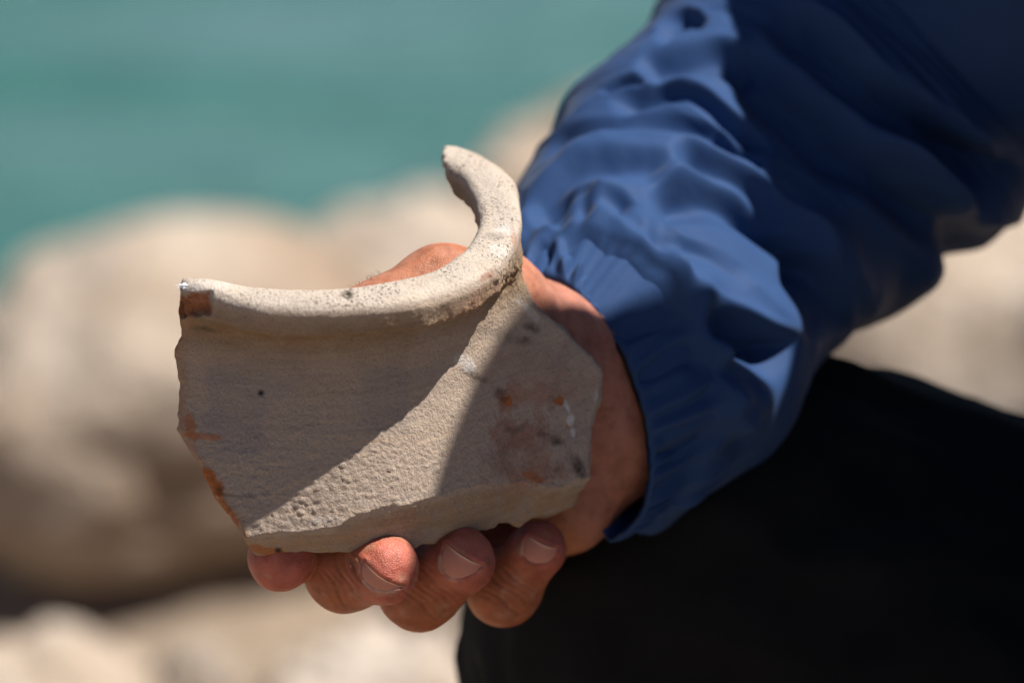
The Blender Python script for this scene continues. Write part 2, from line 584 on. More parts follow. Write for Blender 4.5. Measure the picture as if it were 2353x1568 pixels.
rock(1120, 1330, 260, 200, 2.9, 84, M_LIME, 'pale rock behind the ring finger and little finger', 0.9)

# ------------------------------------------------------------------ the sherd
RC = np.array([700.0, 495.0, 0.0])
E_F = np.array([0.0, 0.435, 0.9]); E_A = np.array([0.0, -0.9, 0.435])
R_IN, R_OUT = 398.0, 497.0
OUT = [(436, 640), (420, 715), (417, 772), (403, 806), (404, 834), (416, 876), (414, 946), (412, 983), (426, 1012), (470, 1093),
       (496, 1139), (523, 1176), (550, 1214), (577, 1263), (593, 1276), (631, 1275), (658, 1268), (712, 1264), (766, 1265), (797, 1268),
       (860, 1262), (953, 1256), (968, 1248), (1000, 1244), (1010, 1232), (1060, 1224), (1117, 1217), (1135, 1211), (1145, 1201),
       (1159, 1203), (1193, 1211), (1204, 1203), (1221, 1192), (1249, 1187), (1290, 1174), (1318, 1161), (1331, 1140), (1350, 1106), (1355, 1082),
       (1358, 1009), (1368, 960), (1377, 923), (1380, 890), (1385, 856), (1379, 839), (1342, 807), (1326, 791), (1258, 724), (1228, 691),
       (1201, 648), (1180, 606), (1120, 560), (800, 560), (500, 600)]
f_wall = spline([400, 450, 520, 600, 700, 850, 1065, 1200, 1380], [206, 228, 241, 246, 247, 228, 108, -4, -145])
f_bev = spline([400, 560, 636, 755, 887, 995, 1083, 1150, 1270, 1350, 1400], [1262, 1240, 1222, 1207, 1163, 1139, 1118, 1104, 1112, 1095, 1080])
f_bot = spline([400, 593, 712, 797, 953, 1060, 1135, 1220, 1318, 1360], [1285, 1277, 1266, 1269, 1257, 1226, 1212, 1194, 1162, 1140])
LEAN = 0.05
def rot3(a, b, c):
    return np.array(Matrix.Rotation(a, 3, 'X') @ Matrix.Rotation(b, 3, 'Y') @ Matrix.Rotation(c, 3, 'Z'))
ROT1, ROT2 = rot3(0.5, -0.7, 0.35), rot3(-0.6, 0.4, 0.9)

def rim_coords(p):
    qv = p - RC
    x = qv[:, 0]; fw = qv @ E_F; a = qv @ E_A
    return x, fw, a, np.sqrt(x * x + fw * fw), np.arctan2(fw, x)

def wall_front(u, v):
    vr = 495 + 0.435 * np.sqrt(np.maximum(R_OUT**2 - (u - 700)**2, 0))
    vb, vt = f_bev(u), f_bot(u)
    pq = np.stack([u, v, 0 * u], 1)
    vb = vb + 7 * vnoise(pq, 55, 15) + 4 * vnoise(pq, 20, 16)
    bev = np.clip((v - vb) / np.maximum(vt - vb, 10), 0, 1.3) * 90
    soft = np.log1p(np.exp(np.clip((v - vb) / 10.0, -30, 30))) * 10.0
    bev = np.minimum(bev, soft * 3)
    neck = 84 * np.exp(-np.maximum(v - vr - 40, 0) / 62.0) * sstep(1230, 1090, u)
    return f_wall(u) - LEAN * (v - 1000) - bev + neck

def sherd_sdf(p, detail=True):
    u, v, t = p[:, 0], p[:, 1], p[:, 2]
    x, fw, a, rho, phi = rim_coords(p)
    # flat-topped rolled rim
    grow = 48 * sstep(-0.10, -0.62, phi) - 34 * sstep(1.70, 2.2, phi)
    hw, hh, rr = (R_OUT - R_IN) / 2 + grow * 0.35 - np.clip(-a - 20, 0, 70) * 0.12, 41.0, 20.0
    lump = 5 * vnoise(p, 90, 2) + 3 * vnoise(p, 38, 3)
    bulge = 26 * np.exp(-((phi - 0.78) / 0.44)**2)
    qx = np.abs(rho - (R_OUT + R_IN) / 2 - bulge - grow * 0.65 - lump * 0.5) - (hw - rr)
    qy = np.abs(a + 43 - lump * 0.4 - 11 * (1 - ((rho - 448) / 58.0)**2)) - (hh - rr)
    rim = np.sqrt(np.maximum(qx, 0)**2 + np.maximum(qy, 0)**2) + np.minimum(np.maximum(qx, qy), 0) - rr
    n1 = fbm(p, 34, 6, 3); n2 = vnoise(p, 14, 7)
    rim = smax(rim, (1021 + 8 * n1 + 3 * n2 + 0.25 * np.maximum(v - 365, 0) - u) * 1.0 - np.where(fw < 0, 0, 900), 10)      # broken end of the ring
    rim = smax(rim, np.where(fw < 0, 331 + 5 * n1 + 3 * n2 - v + 0.10 * (u - 1040), -900), 16)
    rim = smax(rim, np.where(u < 640, 650 + 3 * n2 - 0.13 * (u - 440) - v, -900), 12)
    left = (436 + 8 * n1 - u) + 0.55 * np.maximum(690 - v, 0) * 0.0
    rim = smax(rim, left, 26)
    # wall
    wf = wall_front(u, v)
    slope = 1.28
    front = (t - wf) / slope
    back = (wf - 96 + np.clip((v - f_bev(u)) * 0.55, 0, 60) - t) / slope
    jag = 6 * vnoise(p, 46, 12) + 3.2 * vnoise(p, 17, 13)
    pl = poly_sdf(u, v, OUT) + jag * 0.8 + np.maximum(wf - 30 - t, 0) * 0.12
    wall = smax(smax(front, back, 16), pl, 9)
    wall = smax(wall, a + 22 + 0.9 * np.clip(R_IN + 22 - rho, 0, 90), 14)
    d = smin(rim, wall, 64)
    if detail:
        # crust where the neck has snapped off under the ring, chips, a pit, a drilled hole
        crust = np.exp(-(((u - 1160) / 34)**2 + ((v - 640) / 46)**2))
        d = d + crust * (9 * vnoise(p, 20, 31) + 5 * vnoise(p, 9, 32))
        under = np.exp(-((a + 80) / 26)**2) * sstep(900, 1060, u)
        d = d + under * (4 * vnoise(p, 22, 33) + 2.5 * vnoise(p, 10, 34))
        cu_, cv_ = u + 9 * vnoise(p, 24, 36), v + 8 * vnoise(p, 20, 37) + 0.18 * (u - 450)
        chip = sstep(488, 480, cu_) * sstep(670, 676, cv_) * sstep(726, 716, cv_)
        d = d + chip * (t > 280) * (5 + 0.28 * np.clip(cv_ - 672, 0, 40) + 4 * vnoise(p, 16, 35))
        for (cu, cv, r, dep) in ((600, 901, 6.5, 12), (797, 679, 8, 9), (1143, 541, 12, 5), (639, 1262, 4, 6)):
            g = np.exp(-(((u - cu) / r)**2 + ((v - cv) / r)**2) * 1.2) * (t > wf - 60)
            d = d + g * dep
        # granular skin, coarser low on the body
        coarse = sstep(820, 1100, v) * (1 - sstep(0, 40, v - f_bev(u)))
        pw = p @ ROT1 + np.stack([6 * vnoise(p, 21, 46), 6 * vnoise(p, 19, 47), 5 * vnoise(p, 23, 48)], 1)
        pv = p @ ROT2 + np.stack([4 * vnoise(p, 12, 49), 4 * vnoise(p, 13, 50), 4 * vnoise(p, 11, 51)], 1)
        g1 = np.abs(vnoise(pw, (26, 12, 15), 41)) * 2 - 0.6
        g2 = vnoise(pv, (10, 6.5, 8), 42)
        d = d - (0.3 + 1.2 * coarse) * g1 - (0.5 + 0.45 * coarse) * g2
        d = d - 2.0 * fbm(p, 120, 44, 2)
        turn = np.sin(a / 15.0 + 1.5 * vnoise(p, (260, 60, 200), 45)) * 0.9
        d = d - turn * sstep(700, 760, v) * (1 - coarse)
    return d

P, Q = mesh_from_sdf(sherd_sdf, (385, 300, -340), (1410, 1300, 500), 3.7, project=2)
x, fw, a, rho, phi = rim_coords(P)
u, v, t = P.T
wf = wall_front(u, v)
NP_ = normals_of(P, Q)                                     # in grid space
pl = poly_sdf(u, v, OUT)
# tints of the clay
n_lo = fbm(P, 110, 61, 3); n_md = fbm(P, 36, 62, 3); n_hi = vnoise(P, 10, 63)
def lerp(c, col, w):
    return c + (np.asarray(col) - c) * np.clip(w, 0, 1)[:, None]
col = np.tile(np.array([0.475, 0.378, 0.305]), (len(P), 1))
col = lerp(col, (0.375, 0.318, 0.295), sstep(0.2, 0.9, n_lo + 0.9 * np.exp(-(((u - 540) / 170)**2 + ((v - 980) / 190)**2))) * 0.8)  # violet-grey tone in patches, strongest low on the left
col = lerp(col, (0.425, 0.345, 0.285), sstep(-0.1, 0.7, n_lo) * 0.8)
col = lerp(col, (0.265, 0.165, 0.082), np.clip(1.0 * np.exp(-((a + 96 + 7 * n_lo) / 74)**2) * (0.85 + 0.15 * n_md), 0, 1) * sstep(-10, -30, a) * (rho > 300))  # brown stain below the rim, warm bounced shade painted in with it
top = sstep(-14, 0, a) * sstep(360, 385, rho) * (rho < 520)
col = lerp(col, (0.600, 0.520, 0.445), top * (0.8 + 0.2 * n_md))  # rim top painted lighter, sunlit brightness put into the tint
# broken edges: orange-buff fabric
edge_l = sstep(26, 6, -pl + 10 * n_md) * (u < 640) * (v > 700)
col = lerp(col, (0.430, 0.255, 0.155), edge_l * (0.72 + 0.3 * n_md))
below = sstep(2, 26, v - f_bev(u) + 9 * n_md)
col = lerp(col, (0.400, 0.270, 0.165), below * 0.8)
col = lerp(col, (0.400, 0.330, 0.275), below * sstep(0, 0.5, n_md) * 0.6)
def blob(cu, cv, ru, rv, ang=0.0, soft=0.22, rag=0.42):
    c, s = math.cos(ang), math.sin(ang)
    du, dv = u - cu, v - cv
    e = np.sqrt(((du * c + dv * s) / ru)**2 + ((-du * s + dv * c) / rv)**2)
    return sstep(1 + soft, 1 - soft, e + rag * n_md + 0.5 * rag * n_hi) * (t > wf - 50)
# iron-red patches on the right of the body
for (cu, cv, ru, rv, an, w) in ((1175, 925, 30, 20, 0.5, .75), (1215, 905, 55, 30, 0.1, .6), (1180, 1000, 52, 34, 0.1, .75), (1215, 1040, 45, 50, 0.3, .5),
                               (1235, 1095, 60, 22, -0.2, .6), (1190, 1060, 90, 80, 0, .3), (1230, 860, 110, 60, 0.3, .3), (1090, 700, 14, 60, 0.5, .25),
                               (1110, 640, 20, 9, -0.6, .8), (1080, 690, 60, 25, -0.5, .3), (1180, 545, 6, 26, -0.2, .7)):
    col = lerp(col, (0.400, 0.205, 0.145), blob(cu, cv, ru, rv, an, 0.4, 0.6) * w * 0.8)
for (cu, cv, ru, rv, an, w) in ((1168, 921, 13, 9, 0.8, .9), (1284, 921, 11, 10, 0, .95), (1305, 976, 9, 7, 0, .8), (1225, 1096, 26, 9, 0.4, .7),
                               (486, 1112, 22, 40, -0.5, .95), (520, 1170, 10, 40, -0.55, .8), (436, 968, 14, 34, -0.3, .7), (468, 1002, 42, 8, 0.08, .6), (600, 1262, 42, 10, 0.1, .7)):
    col = lerp(col, (0.450, 0.150, 0.045), blob(cu, cv, ru, rv, an) * w)
col = lerp(col, (0.36, 0.125, 0.045), sstep(490, 478, u + 9 * n_md) * sstep(670, 680, v + 0.18 * (u - 450) + 8 * n_md) * sstep(730, 714, v + 0.18 * (u - 450) + 6 * n_md) * (t > 250) * (0.85 + 0.2 * n_hi))
# dark growth and soot flecks; the carved pits are coloured dark too
for (cu, cv, ru, rv, an, w) in ((1222, 753, 15, 9, 0.4, .75), (1160, 775, 40, 16, 0.25, .38), (1217, 785, 22, 8, 0.2, .4), (1276, 1013, 15, 11, 0.5, .85), (1244, 998, 9, 7, 0.3, .6),
                               (1329, 1071, 11, 24, -0.6, .9), (1278, 1080, 9, 7, 0, .6), (1190, 985, 16, 8, -0.7, .5), (1168, 985, 9, 5, 0.5, .5), (1152, 905, 9, 13, -0.5, .55),
                               (1275, 900, 6, 40, 0.2, .2), (1155, 1055, 40, 30, 0, .22), (470, 755, 26, 5, 0.15, .6), (540, 1138, 40, 4, 0.07, .55), (1078, 853, 16, 6, 0.4, .7),
                               (1095, 866, 18, 6, 0.5, .6), (800, 679, 11, 8, 0, .95), (600, 901, 7, 6.5, 0, 1.0), (639, 1262, 6, 5, 0, .9), (505, 1124, 8, 8, 0, .6), (1140, 545, 16, 8, 0.2, .45)):
    col = lerp(col, (0.040, 0.033, 0.027), blob(cu, cv, ru, rv, an, 0.8, 0.7) * w * np.clip(0.8 + 0.5 * n_hi, 0, 1))
# lime spots
for (cu, cv, ru, rv, an, w) in ((1303, 935, 6, 14, -0.4, .9), (1308, 965, 9, 12, 0.3, .9), (1315, 992, 5, 10, -0.2, .9), (1225, 722, 30, 10, 0.7, .45), (1070, 830, 22, 14, 0.5, .5),
                               (1150, 520, 26, 14, 0.3, .55), (1150, 575, 22, 16, 0.2, .4), (490, 655, 56, 12, -0.1, .3), (735, 1195, 26, 9, 0, .25), (1370, 912, 6, 16, 0, .5), (660, 640, 0, 0, 0, 0)):
    if ru:
        col = lerp(col, (0.70, 0.68, 0.66), blob(cu, cv, ru, rv, an, 0.35, 0.5) * w)
wear = np.stack([np.clip(0.18 + top * 0.6, 0, 1), sstep(820, 1100, v) * (1 - below), edge_l], 1)
turning = np.stack([phi * rho / 260.0, a / 13.0, (rho - 400) / 40.0], 1)
is_rim = (a > -80) & (rho > R_IN - 25) & (rho < R_OUT + 16) & (np.abs(a + 40) < 62)
WP = at(P); WN = normals_of(WP, Q)
sherd = tag(bpy.data.objects.new('pottery_sherd', None),
            'curved buff pottery sherd with half a thick rim ring, held in the hand', 'pottery sherd')
C.objects.link(sherd); sherd.location = at(np.array([900.0, 1000.0, 100.0])); sherd.empty_display_size = 0.02
bpy.context.view_layer.update()
inv = np.array(sherd.matrix_world.inverted())
def child_of_sherd(o):
    o.parent = sherd
    o.matrix_parent_inverse = sherd.matrix_world.inverted()
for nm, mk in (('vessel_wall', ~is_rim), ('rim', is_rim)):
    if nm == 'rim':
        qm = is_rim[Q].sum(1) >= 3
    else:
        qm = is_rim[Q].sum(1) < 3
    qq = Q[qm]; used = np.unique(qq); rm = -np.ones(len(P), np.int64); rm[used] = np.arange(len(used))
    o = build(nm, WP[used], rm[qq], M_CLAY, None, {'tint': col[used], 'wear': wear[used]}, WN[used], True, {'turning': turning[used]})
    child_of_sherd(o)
# a wisp of white fibre caught on the left end of the rim
st = []
for i in range(26):
    p0 = np.array([436 + random.uniform(-6, 4), 657 + random.uniform(-4, 4), 330 + random.uniform(-10, 10)])
    L = random.uniform(14, 30)
    sp = random.uniform(-7, 7)
    st.append(at(np.stack([p0, p0 + (-L * 0.5, sp * 0.6, random.uniform(-4, 4)), p0 + (-L, sp * 0.5 + random.uniform(-2, 2), random.uniform(-6, 6))])))
vv, ff = tubes(st, 0.00014, 0.5)
o = build('fibre_wisp', vv, ff, M_LINT); child_of_sherd(o)

# ------------------------------------------------------------------ the person: hand and body
FINGERS = {
    'index': [((643, 1284, 78), 73), ((692, 1236, -125), 82), ((812, 1140, -330), 88), ((1040, 950, -620), 110)],
    'middle': [((886, 1309, 120), 76), ((792, 1313, 12), 85), ((832, 1228, -300), 92), ((1080, 1040, -690), 114)],
    'ring': [((1058, 1287, 0), 77), ((962, 1351, -90), 90), ((965, 1275, -420), 93), ((1130, 1120, -740), 112)],
    'little': [((1237, 1261, -192), 60), ((1158, 1350, -262), 79), ((1130, 1295, -500), 82), ((1220, 1180, -740), 104)],
}
FKNUCK = {'index': 1, 'middle': 1, 'ring': 1, 'little': 1}
THUMB = [((795, 752, 130), 78), ((1018, 667, 40), 97), ((1130, 692, -165), 115), ((1250, 830, -340), 150)]

def chain(p, pts, k=34):
    d = None
    for (a_, ra), (b2, rb) in zip(pts[:-1], pts[1:]):
        c = capsule(p, a_, b2, ra, rb)
        d = c if d is None else smin(d, c, k)
    return d

def finger_sdf(p, name):
    pts = FINGERS[name]
    d = chain(p, pts, 40)
    # fuller pad and a slightly thicker end joint
    tip, r = np.array(pts[0][0], float), pts[0][1]
    dip = np.array(pts[1][0], float)
    ax = (tip - dip) / np.linalg.norm(tip - dip)
    pad = tip + np.array([2, -8, -6]) - ax * r * 0.2
    d = smin(d, ellipsoid(p, pad, (r * 0.98, r * 0.95, r * 0.98)), 30)
    return d

def hand_sdf(p, detail=True):
    palm = smin(capsule(p, (1360, 930, -440), (1195, 1185, -640), 160, 128), capsule(p, (1250, 822, -340), (1400, 830, -480), 152, 138), 90)
    palm = smin(palm, capsule(p, (1405, 985, -470), (1360, 930, -440), 145, 155), 60)
    palm = smin(palm, capsule(p, (1282, 1128, -455), (1365, 975, -455), 146, 150), 60)
    for nme in FINGERS:
        a_, r = FINGERS[nme][3]
        palm = smin(palm, capsule(p, (1370, 890, -490), a_, 145, r), 80)
    palm = smin(palm, capsule(p, (1395, 840, -500), (1490, 715, -800), 136, 150), 60)
    palm = smin(palm, capsule(p, (1490, 715, -800), (1680, 470, -1040), 165, 190), 60)
    palm = smin(palm, capsule(p, (1405, 985, -480), (1490, 725, -800), 145, 150), 60)
    th = chain(p, THUMB, 50)
    d = smin(palm, th, 80)
    for nme in FINGERS:
        fd = finger_sdf(p, nme)
        w = smin(palm, fd, 60)
        d = smin(d, w, 5)
    if detail:
        d = d - 2.2 * vnoise(p, 70, 71) - 1.0 * vnoise(p, 30, 72)
    return d

# nails traced as outlines on the finger ends: free edge, then cuticle
NAILS = {
    'middle': ([(836, 1289), (847, 1301), (861, 1315), (889, 1334), (912, 1343), (928, 1345)],
               [(836, 1289), (831, 1303), (832, 1320), (843, 1338), (861, 1350), (885, 1356), (909, 1352), (928, 1345)]),
    'ring': ([(1025, 1247), (1038, 1259), (1069, 1280), (1096, 1294), (1109, 1298)],
             [(1025, 1247), (1017, 1266), (1014, 1286), (1016, 1306), (1026, 1321), (1045, 1329), (1067, 1326), (1090, 1315), (1109, 1298)]),
    'little': ([(1213, 1231), (1235, 1244), (1259, 1255), (1281, 1259)],
               [(1213, 1231), (1206, 1243), (1203, 1259), (1204, 1276), (1214, 1289), (1235, 1295), (1257, 1291), (1272, 1279), (1281, 1259)]),
}
nail_out = {k: np.array(fe + cu[-2:0:-1]) for k, (fe, cu) in NAILS.items()}
cut_line = {k: smooth_line(cu, 50) for k, (fe, cu) in NAILS.items()}
free_line = {k: smooth_line(fe, 40) for k, (fe, cu) in NAILS.items()}

def body_detail(p):
    d = hand_sdf(p)
    sel = (p[:, 1] > 1190) & (p[:, 1] < 1400) & (p[:, 2] > -400)
    if sel.any():
        q_ = p[sel]; dd = d[sel]
        for k in NAILS:
            r = FINGERS[k][0][1]; c = FINGERS[k][0][0]
            near = (np.abs(q_[:, 0] - c[0]) < 140) & (np.abs(q_[:, 1] - c[1]) < 110) & (q_[:, 2] > c[2] - 30)
            if not near.any():
                continue
            w = q_[near]
            ds = poly_sdf(w[:, 0], w[:, 1], nail_out[k])
            dc, _, _ = polyline_dist(w[:, 0], w[:, 1], cut_line[k])
            df, _, _ = polyline_dist(w[:, 0], w[:, 1], free_line[k])
            e = dd[near]
            e = e + 2.0 * sstep(2, -6, ds)                               # nail bed lies lower
            e = e - 2.2 * np.exp(-((dc - 7) / 6.0)**2) * (ds > 0)           # nail fold
            e = e + 0.6 * np.exp(-(dc / 3.5)**2)
            e = e - 3.0 * np.exp(-((df - 9) / 8.0)**2) * (ds > 0)           # pad stands above the trimmed edge
            dd[near] = e
        d[sel] = dd
    # creases over the end joints
    for k, (cu, cv, L, ang) in {'middle': (795, 1330, 60, 1.05), 'ring': (985, 1362, 80, 0.72), 'little': (1168, 1352, 70, 0.62)}.items():
        for j in range(-3, 4):
            cc, ss = math.cos(ang), math.sin(ang)
            ou, ov = cu - ss * j * 15 * 1.0, cv + cc * j * 15
            du, dv = p[:, 0] - ou, p[:, 1] - ov
            al = du * cc + dv * ss; ac = -du * ss + dv * cc + 3 * np.sin(al / 14 + j)
            m = np.exp(-(ac / 3.6)**2) * sstep(L, L * 0.4, np.abs(al)) * (p[:, 2] > FINGERS[k][1][0][2])
            d = d + m * (2.6 if j % 2 else 4.2)
    return d

HP, HQ = mesh_from_sdf(body_detail, (540, 540, -1080), (1900, 1460, 230), 4.8, project=2)
u, v, t = HP.T
n_lo = fbm(HP, 120, 81, 3); n_md = fbm(HP, 34, 82, 3)
hc = np.tile(np.array([0.405, 0.125, 0.054]), (len(HP), 1))
hc = lerp(hc, (0.490, 0.210, 0.105), sstep(-0.3, 0.7, n_lo) * 0.6)
for k, pts in FINGERS.items():
    tip, r = np.array(pts[0][0], float), pts[0][1]
    dip = np.array(pts[1][0], float)
    ax = (tip - dip) / np.linalg.norm(tip - dip)
    dt = np.linalg.norm(HP - (tip + ax * r * 0.4), axis=1)
    hc = lerp(hc, (0.480, 0.132, 0.095), sstep(r * 1.9, r * 0.7, dt) * 0.85)
    dd_ = np.linalg.norm(HP - dip, axis=1)
    hc = lerp(hc, (0.340, 0.112, 0.040), sstep(r * 1.9, r * 1.0, dd_) * (0.55 + 0.3 * n_md))
for k in NAILS:
    c = FINGERS[k][0][0]
    near = (np.abs(u - c[0]) < 140) & (np.abs(v - c[1]) < 120) & (t > c[2] - 30)
    dc, _, cp = polyline_dist(u, v, cut_line[k])
    near = near * sstep(0.05, 0.2, cp) * sstep(0.98, 0.8, cp)
    hc = lerp(hc, (0.72, 0.54, 0.44), near * np.exp(-((dc - 4) / 3.6)**2) * np.clip(0.40 + 0.9 * n_md, 0, 0.8))
hc = lerp(hc, (0.36, 0.16, 0.10), sstep(0.15, 0.7, n_md) * 0.35)
hc = lerp(hc, (0.50, 0.28, 0.18), sstep(0.45, 0.9, n_md) * 0.3)
# palm: redder
hc = lerp(hc, (0.43, 0.190, 0.138), sstep(1240, 1340, u + 0.2 * (1000 - v)) * 0.75)
dth = np.minimum(capsule(HP, THUMB[0][0], THUMB[1][0], 78, 97), capsule(HP, THUMB[1][0], THUMB[2][0], 97, 115))
hc = lerp(hc, (0.43, 0.190, 0.118), sstep(40, 0, dth) * (0.7 + 0.3 * n_md))

# the rest of the body, coarse: mostly inside the clothes, head and neck bare
HEAD = np.array([4660.0, -3300.0, 1540.0])
NECK = np.array([4250.0, -1550.0, 650.0])
CHEST = np.array([4300.0, -500.0, 0.0])
PELVIS = np.array([4500.0, 2700.0, -1500.0])
SH_R = np.array([3400.0, -1650.0, -270.0]); EL_R = np.array([2160.0, -80.0, -1370.0])
SH_L = np.array([5200.0, -1450.0, 600.0]); EL_L = np.array([5900.0, 900.0, 300.0]); HA_L = np.array([4900.0, 1700.0, 1500.0])
KN_R = np.array([1690.0, 1400.0, -1180.0]); AN_R = np.array([1760.0, 5450.0, -2500.0]); HI_R = np.array([4000.0, 2250.0, -1900.0])
KN_L = np.array([3600.0, 2600.0, 1400.0]); AN_L = np.array([3700.0, 6000.0, -800.0]); HI_L = np.array([4700.0, 3300.0, -1000.0])

def body_coarse(p):
    d = ellipsoid(p, HEAD, (960, 840, 430))
    d = smin(d, ellipsoid(p, HEAD + (-260, 560, 60), (560, 520, 400)), 250)              # jaw
    d = smin(d, capsule(p, HEAD + (-860, 120, 40), HEAD + (-1010, 330, 40), 70, 120), 120)    # nose
    d = smin(d, capsule(p, HEAD + (-760, 640, 160), HEAD + (-760, 640, -90), 70, 70), 60)     # lips
    d = smin(d, capsule(p, HEAD + (-790, -10, 330), HEAD + (-790, -10, -260), 95, 95), 90)    # brow
    for sg in (1, -1):
        d = np.maximum(d, -ellipsoid(p, HEAD + (-905, 130, 40 + 215 * sg), (110, 70, 120)))   # eye sockets
        d = smin(d, ellipsoid(p, HEAD + (60, 220, 40 + 470 * sg), (150, 260, 60)), 60)       # ears
    d = smin(d, capsule(p, HEAD + (330, 560, -60), NECK, 470, 540), 200)
    d = smin(d, capsule(p, NECK, CHEST, 560, 1150), 300)
    d = smin(d, capsule(p, CHEST, PELVIS, 1050, 800), 400)
    for sh, el, wr in ((SH_R, EL_R, np.array([1680, 470, -1040])), (SH_L, EL_L, HA_L)):
        d = smin(d, capsule(p, CHEST + (0, -700, 200), sh, 600, 440), 300)
        d = smin(d, capsule(p, sh, el, 400, 290), 200)
        d = smin(d, capsule(p, el, wr, 260, 190), 100)
    d = smin(d, ellipsoid(p, HA_L + (-260, 140, 230), (420, 220, 380)), 150)
    for hi, kn, an in ((HI_R, KN_R, AN_R), (HI_L, KN_L, AN_L)):
        d = smin(d, capsule(p, PELVIS, hi, 760, 680), 200)
        d = smin(d, capsule(p, hi, kn, 620, 430), 200)
        d = smin(d, capsule(p, kn, an, 420, 270), 200)
        d = smin(d, capsule(p, an, an + (-300, 260, 250), 230, 200), 150)
    return d
BP, BQ = mesh_from_sdf(body_coarse, (900, -4400, -4200), (7000, 7000, 3200), 70, project=2)
bc = np.tile(np.array([0.44, 0.23, 0.15]), (len(BP), 1))
keep = ~((BP[:, 0] < 1960) & (BP[:, 1] < 1000))
allP = np.concatenate([HP, BP]); allQ = np.concatenate([HQ, BQ + len(HP)])
person = build('person', at(allP), allQ, M_SKIN, None, {'tint': np.concatenate([hc, bc])})
tag(person, 'person in blue jacket and black trousers holding out a pottery sherd', 'person')

def finger_front(uv, name, t0=420.0):
    """Where a line straight away from the viewer first meets a finger."""
    p = np.concatenate([uv, np.full((len(uv), 1), t0)], 1)
    for _ in range(60):
        dd = finger_sdf(p, name)
        p[:, 2] -= np.clip(dd * 0.9, -20, 60)
    return p[:, 2]

for k in NAILS:
    fe, cu = free_line[k], cut_line[k]
    nw, nl = 44, 22
    A = smooth_line(fe, nw); B_ = smooth_line(cu, nw)
    rr_ = np.linspace(0, 1, nl)[:, None, None]
    uv = (A[None] * (1 - rr_) + B_[None] * rr_)
    ctr = nail_out[k].mean(0)
    uv = (ctr + (uv - ctr) * 1.0).reshape(-1, 2)
    tt = np.nan_to_num(finger_front(uv, k))
    rrf = np.repeat(np.linspace(0, 1, nl), nw); cw = np.tile(np.linspace(-1, 1, nw), nl)
    lift = 0.8 + 2.4 * sstep(0.25, 0.0, rrf) - 2.2 * sstep(0.86, 1.0, rrf) - 1.6 * np.abs(cw)**8
    pts = np.stack([uv[:, 0], uv[:, 1], tt + lift], 1)
    tint = np.tile(np.array([0.56, 0.240, 0.168]), (len(pts), 1))
    tint = lerp(tint, (0.52, 0.26, 0.19), sstep(0.78, 0.95, rrf) * 0.5)
    tint = lerp(tint, (0.74, 0.52, 0.40), sstep(0.09, 0.04, rrf) * 0.85)
    back = pts - np.array([0, 0, 5.0])
    n_ = nw * nl
    F = grid_faces(nl, nw)
    ring_i = np.concatenate([np.arange(nw), np.arange(1, nl) * nw + nw - 1, (nl - 1) * nw + np.arange(nw - 2, -1, -1), np.arange(nl - 2, 0, -1) * nw])
    side = np.stack([ring_i, np.roll(ring_i, -1), np.roll(ring_i, -1) + n_, ring_i + n_], 1)
    o = build('fingernail', at(np.concatenate([pts, back])), np.concatenate([F, F[:, ::-1] + n_, side]), M_NAIL, person, {'tint': np.concatenate([tint, tint])})

# fine hairs along the thumb and under the ring finger
hs = []
def hair_at(u0, v0, t0, du, dv, L):
    p0 = np.array([u0, v0, t0]); q1 = p0 + np.array([du, dv, random.uniform(-.3, .3)]) * L * 0.5
    q2 = p0 + np.array([du - 0.5 * dv * random.uniform(-1, 1) - 0.3, dv * 0.7, random.uniform(-.4, .4)]) * L
    hs.append(at(smooth_line(np.stack([p0, q1, q2]), 7)))
for i in range(34):
    uu = random.uniform(838, 912)
    w = (uu - 795) / 223.0
    cv_, ct_, r_ = 752 + w * (667 - 752), 130 + w * (40 - 130), 78 + w * 19
    an = random.uniform(-0.5, 0.7)
    hair_at(uu - 0.42 * r_, cv_ - r_ * 0.9 * math.cos(an), ct_ + r_ * 0.9 * math.sin(an), random.uniform(-0.7, 0.1), -0.8, random.uniform(10, 19))
for i in range(20):
    a0 = random.uniform(-0.3, 1.2)
    hair_at(962 - 88 * math.cos(a0 - 0.1), 1351 + 88 * math.sin(a0 - 0.1), -90 + random.uniform(-20, 20), -0.6, 0.6 * random.uniform(0.2, 1.2), random.uniform(8, 18))
for i in range(24):
    a0 = random.uniform(0.5, 2.3)
    hair_at(1158 - 77 * math.cos(a0), 1350 + 77 * math.sin(a0), -262 + random.uniform(-20, 20), random.uniform(-.6, .4), 0.6, random.uniform(7, 14))
vv, ff = tubes(hs, 0.000035, 0.3, 4)
hair = build('skin_hair', vv, ff, M_HAIR, person); hair['kind'] = 'stuff'

def head_hair(p):
    d = ellipsoid(p, HEAD + (60, -60, 0), (985, 865, 452))
    cut = (p[:, 0] - HEAD[0]) * -1.0 + 0.85 * (p[:, 1] - HEAD[1] + 60) - 330       # face side
    return smax(d + 26 * vnoise(p, 150, 91) + 14 * vnoise(p, 70, 92), cut, 60)
P2, Q2 = mesh_from_sdf(head_hair, HEAD - 1200, HEAD + 1200, 45, project=1)
build('hair', at(P2), Q2, M_HAIR, person)
for sg in (1, -1):
    c = at(HEAD + np.array([-800, 130, 40 + 215 * sg]))
    th = np.linspace(0.01, np.pi - 0.01, 14); ph = np.linspace(0, 2 * np.pi, 20, endpoint=False)
    T_, F_ = np.meshgrid(th, ph, indexing='ij')
    sp = np.stack([np.sin(T_) * np.cos(F_), np.sin(T_) * np.sin(F_), np.cos(T_)], -1).reshape(-1, 3) * 0.0105 + c
    build('eye', sp, grid_faces(14, 20, True), M_EYE, person)

